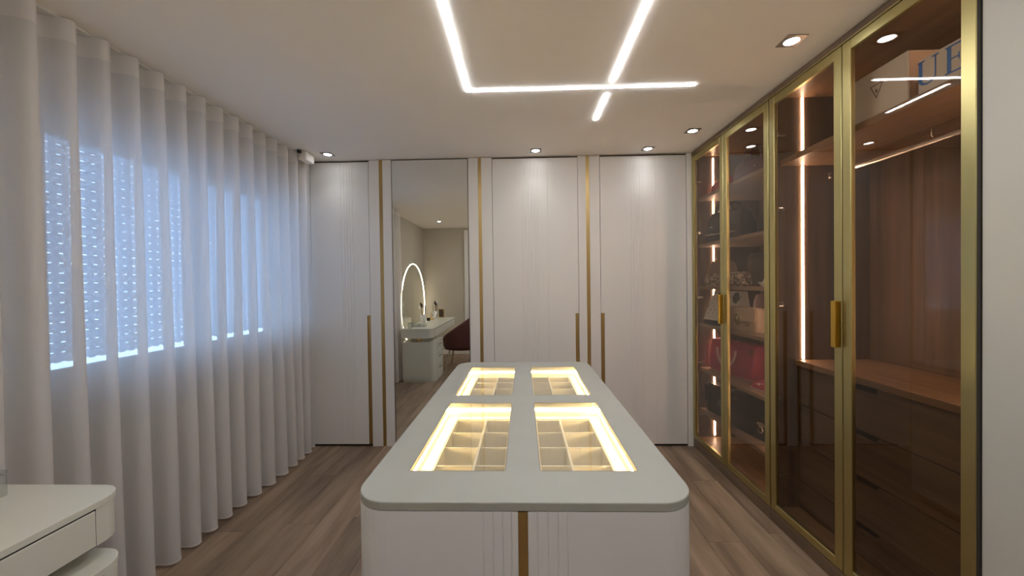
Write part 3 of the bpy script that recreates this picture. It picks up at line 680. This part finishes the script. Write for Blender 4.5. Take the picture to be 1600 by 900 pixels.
# ================================================================== DRESSING TABLE
DX0, DX1, DY0, DY1 = -1.825, -1.345, -0.62, 1.262
dk = thing('dressing_table', (-1.58, 0.32, 0), 'cream white floating dressing table with rounded corner beside the curtain', 'table')
put('table_top', slab(rrect(DX0, DX1, DY0, DY1, [0.01, 0.02, 0.085, 0.01], 10), [], 0.780, 0.800, 0.002), 'desk_lacquer', dk)
put('apron', MB().prism(rrect(DX0+0.005, DX1-0.004, DY0+0.005, DY1-0.004, [0.01, 0.02, 0.082, 0.01], 10), 0.660, 0.7785), 'desk_lacquer', dk)
for a, b in ((0.20, 1.155), (-0.58, 0.195)):
    put('drawer', MB().box(DX1-0.0045, DX1+0.001, a+0.002, b-0.002, 0.664, 0.774, 0.001), 'desk_lacquer', dk)
    put('drawer_gap_shade', MB().box(DX1-0.0042, DX1-0.0030, a-0.001, b+0.002, 0.661, 0.7780), 'gap_shade', dk)  # solid dark strip, shade of the gap painted round the drawer
put('gold_column', MB().lathe([(0.045, 0.6005), (0.045, 0.6595)], (-1.585, 1.11, 0), 24), 'gold_bright', dk)
put('gold_column', MB().lathe([(0.03, 0.0), (0.03, 0.6595)], (-1.74, -0.50, 0), 20), 'gold_bright', dk)
pd = thing('drawer_pedestal', (-1.58, 0.95, 0), 'cream three-drawer pedestal with rounded corners under the dressing table', 'drawers')
PX0, PX1, PY0, PY1 = -1.815, -1.315, 0.70, 1.235
put('carcass', MB().prism(rrect(PX0, PX1, PY0, PY1, [0.01, 0.03, 0.085, 0.01], 10), 0.035, 0.582), 'desk_lacquer', pd)
put('plinth', MB().prism(rrect(PX0+0.008, PX1-0.008, PY0+0.008, PY1-0.008, [0.01, 0.03, 0.08, 0.01], 10), 0.0, 0.034), 'desk_lacquer', pd)
put('pedestal_top', slab(rrect(PX0-0.001, PX1+0.002, PY0, PY1+0.002, [0.01, 0.03, 0.087, 0.01], 10), [], 0.5825, 0.600, 0.002), 'desk_lacquer', pd)
for k in range(3):
    z0 = 0.045+k*0.178
    d = put('drawer', MB().box(PX1-0.001, PX1+0.004, PY0+0.035, PY1-0.092, z0, z0+0.173, 0.001), 'desk_lacquer', pd)
    put('drawer_gap_shade', MB().box(PX1-0.0005, PX1+0.0006, PY0+0.032, PY1-0.089, z0-0.002, z0+0.1755), 'gap_shade', d)  # dark backing that paints the shaded line round each drawer
    put('handle', MB().box(PX1+0.0045, PX1+0.016, 0.86, 1.03, z0+0.128, z0+0.140, 0.002), 'steel_dark', d)

# round mirror with light ring on the left wall
MYc, MZc, MR = -0.13, 1.08, 0.78
rm = thing('round_mirror', (XW, MYc, MZc), 'large round wall mirror with glowing rim behind the dressing table', 'mirror')
def disc(x0, x1, r, n=64): return MB().loft([[(x, MYc+r*math.cos(2*PI*k/n), MZc+r*math.sin(2*PI*k/n)) for k in range(n)] for x in (x0, x1)], True, False)
put('mirror_glass', disc(XW+0.030, XW+0.034, MR), 'mirror', rm)
put('backing', disc(XW+0.001, XW+0.0295, MR-0.03), 'white_plastic', rm)
put('light_ring', MB().tube([(XW+0.036, MYc+(MR-0.03)*math.cos(2*PI*k/72), MZc+(MR-0.03)*math.sin(2*PI*k/72)) for k in range(72)], 0.0065, 8, closed=True), 'light_ring', rm)

# things on the table (top at 0.80)
TZ = 0.8003
o = thing('acrylic_organizer', (-1.63, 0.95, TZ), 'clear acrylic make-up organiser on the dressing table', 'organiser')
P(o, 'base', MB().box(-0.11, 0.11, -0.07, 0.07, 0, 0.004), 'acrylic')
for b in ((-0.11, -0.107, -0.07, 0.07), (0.107, 0.11, -0.07, 0.07), (-0.107, 0.107, -0.07, -0.067), (-0.107, 0.107, 0.067, 0.07), (-0.002, 0.002, -0.067, 0.067)): P(o, 'wall', MB().box(*b, 0.0042, 0.05), 'acrylic')
def brush_cup(x, y, seed, m, label, n=5):
    o = thing('brush_cup', (x, y, TZ), label, 'cup', None); rr = random.Random(seed)
    P(o, 'cup', MB().lathe([(0.034, 0), (0.036, 0.002), (0.038, 0.10), (0.036, 0.10), (0.033, 0.006), (0.002, 0.005)], n=20), m)
    o.scale = (1.35, 1.35, 1.35)
    for k in range(n):
        a = 2*PI*k/n+rr.random(); tx, ty = 0.045*math.cos(a), 0.045*math.sin(a); hh = 0.16+0.05*rr.random(); bx, by = 0.012*math.cos(a), 0.012*math.sin(a)
        b = P(o, 'brush', MB().tube([(bx, by, 0.008), (bx+(tx-bx)*0.7, by+(ty-by)*0.7, hh)], 0.0035, 6), ['black_plastic', 'gold_bright', 'white_plastic'][k % 3])
        P(b, 'bristles', MB().tube([(bx+(tx-bx)*0.7, by+(ty-by)*0.7, hh), (bx+(tx-bx)*0.85, by+(ty-by)*0.85, hh+0.025), (tx, ty, hh+0.05)], [0.005, 0.014, 0.006], 8), 'bristle' if k % 2 else 'white_plastic')
brush_cup(-1.73, 0.33, 3, 'white_plastic', 'white cup of make-up brushes nearest the acrylic organiser')
brush_cup(-1.69, -0.40, 8, 'chrome', 'shiny metal cup of make-up brushes further along the dressing table')
o = thing('perfume_bottle', (-1.70, 0.08, TZ), 'small dark square perfume bottle between the brush cups', 'bottle')
P(o, 'bottle', MB().box(-0.028, 0.028, -0.02, 0.02, 0, 0.055, 0.004), 'black_plastic'); P(o, 'cap', MB().lathe([(0.012, 0.0555), (0.012, 0.075), (0.010, 0.077)], n=14), 'gold_bright')
o = thing('jewellery_stand', (-1.70, -0.12, TZ), 'small gold-based stand on the dressing table before the glowing mirror rim', 'stand')
P(o, 'base', MB().lathe([(0.05, 0), (0.05, 0.03), (0.02, 0.038), (0.007, 0.045)], n=24), 'gold_bright'); P(o, 'stem', MB().tube([(0, 0, 0.04), (0, 0, 0.13)], 0.006, 8), 'gold_bright')
o = thing('photo_frame', (-1.60, -0.54, TZ), 'small standing picture frame at the far end of the dressing table', 'photo frame', None, 0.35)
P(o, 'frame', MB().add([], []).loft([[(x, 0.0+0.03*z, z) for x, z in ((-0.06, 0), (0.06, 0), (0.06, 0.17), (-0.06, 0.17))], [(x, -0.012+0.03*z, z) for x, z in ((-0.06, 0), (0.06, 0), (0.06, 0.17), (-0.06, 0.17))]], True, False), 'gold_bright')
P(o, 'picture', MB().loft([[(x, 0.0006+0.03*z, z) for x, z in ((-0.048, 0.012), (0.048, 0.012), (0.048, 0.158), (-0.048, 0.158))], [(x, 0.0016+0.03*z, z) for x, z in ((-0.048, 0.012), (0.048, 0.012), (0.048, 0.158), (-0.048, 0.158))]], True, False), 'photo_print')
P(o, 'easel', MB().box(-0.01, 0.01, -0.07, -0.012, 0.0, 0.01), 'gold_bright')
o = thing('tissue_holder', (-1.712, 1.145, TZ), 'small clear glass block at the left edge of the dressing table top', 'holder')
P(o, 'body', MB().box(-0.03, 0.03, -0.05, 0.05, 0, 0.07, 0.004), 'acrylic'); P(o, 'lid', MB().box(-0.031, 0.031, -0.051, 0.051, 0.0705, 0.085, 0.004), 'acrylic')

# burgundy tub chair facing the table
ch = thing('tub_chair', (-1.06, 0.20, 0), 'burgundy velvet tub chair drawn up to the dressing table, seen in the mirror', 'chair')
P(ch, 'seat', MB().loft([sup(0.50*q, 0.50*q, z, 0.0, 0.6) for z, q in ((0.34, 0.9), (0.36, 0.98), (0.45, 1.0), (0.475, 0.95), (0.48, 0.8))]), 'velvet_burgundy')
bk = MB(); rings = []
NB = 36
for k in range(NB+1):
    a = -0.80*PI+1.60*PI*k/NB          # 0 = back (+x side)
    s = (math.cos(a)+0.81)/1.81; top = 0.50+0.38*max(0, s)**0.9; ro, ri = 0.33, 0.275
    prof = [(ro-0.03, 0.30), (ro, 0.36), (ro+0.01, top-0.04), (ro-0.01, top), (ri+0.015, top), (ri, top-0.04), (ri-0.01, 0.42), (ri-0.02, 0.30)]
    rings.append([(r*math.cos(a), r*math.sin(a), z) for r, z in prof])
bk.loft(rings, True, True); ch.scale = (1.14, 1.14, 1.14); P(ch, 'backrest', bk, 'velvet_burgundy')
for sx_ in (-1, 1):
    for sy_ in (-1, 1): P(ch, 'leg', MB().tube([(sx_*0.17, sy_*0.17, 0.345), (sx_*0.23, sy_*0.23, 0.001)], [0.016, 0.009], 10), 'chrome')
# white door panel on the rear wall
dr = struct(bpy.data.objects.new('door_1', None)); C.objects.link(dr); dr.location = (-0.75, YR, 0)
put('door_frame', MB().box(-1.20, -1.12, YR+0.0145, YR+0.05, 0, 2.55, 0.003).box(-0.30, -0.22, YR+0.0145, YR+0.05, 0, 2.55, 0.003).box(-1.12, -0.30, YR+0.0145, YR+0.05, 2.47, 2.55, 0.003), 'lacquer_white', dr)
put('door_leaf', MB().box(-1.117, -0.303, YR+0.0145, YR+0.04, 0.01, 2.467, 0.002), 'lacquer_white', dr)
put('door_handle', MB().tube([(-0.37, YR+0.04, 1.05), (-0.37, YR+0.09, 1.05), (-0.49, YR+0.09, 1.05)], 0.009, 8), 'chrome', dr)
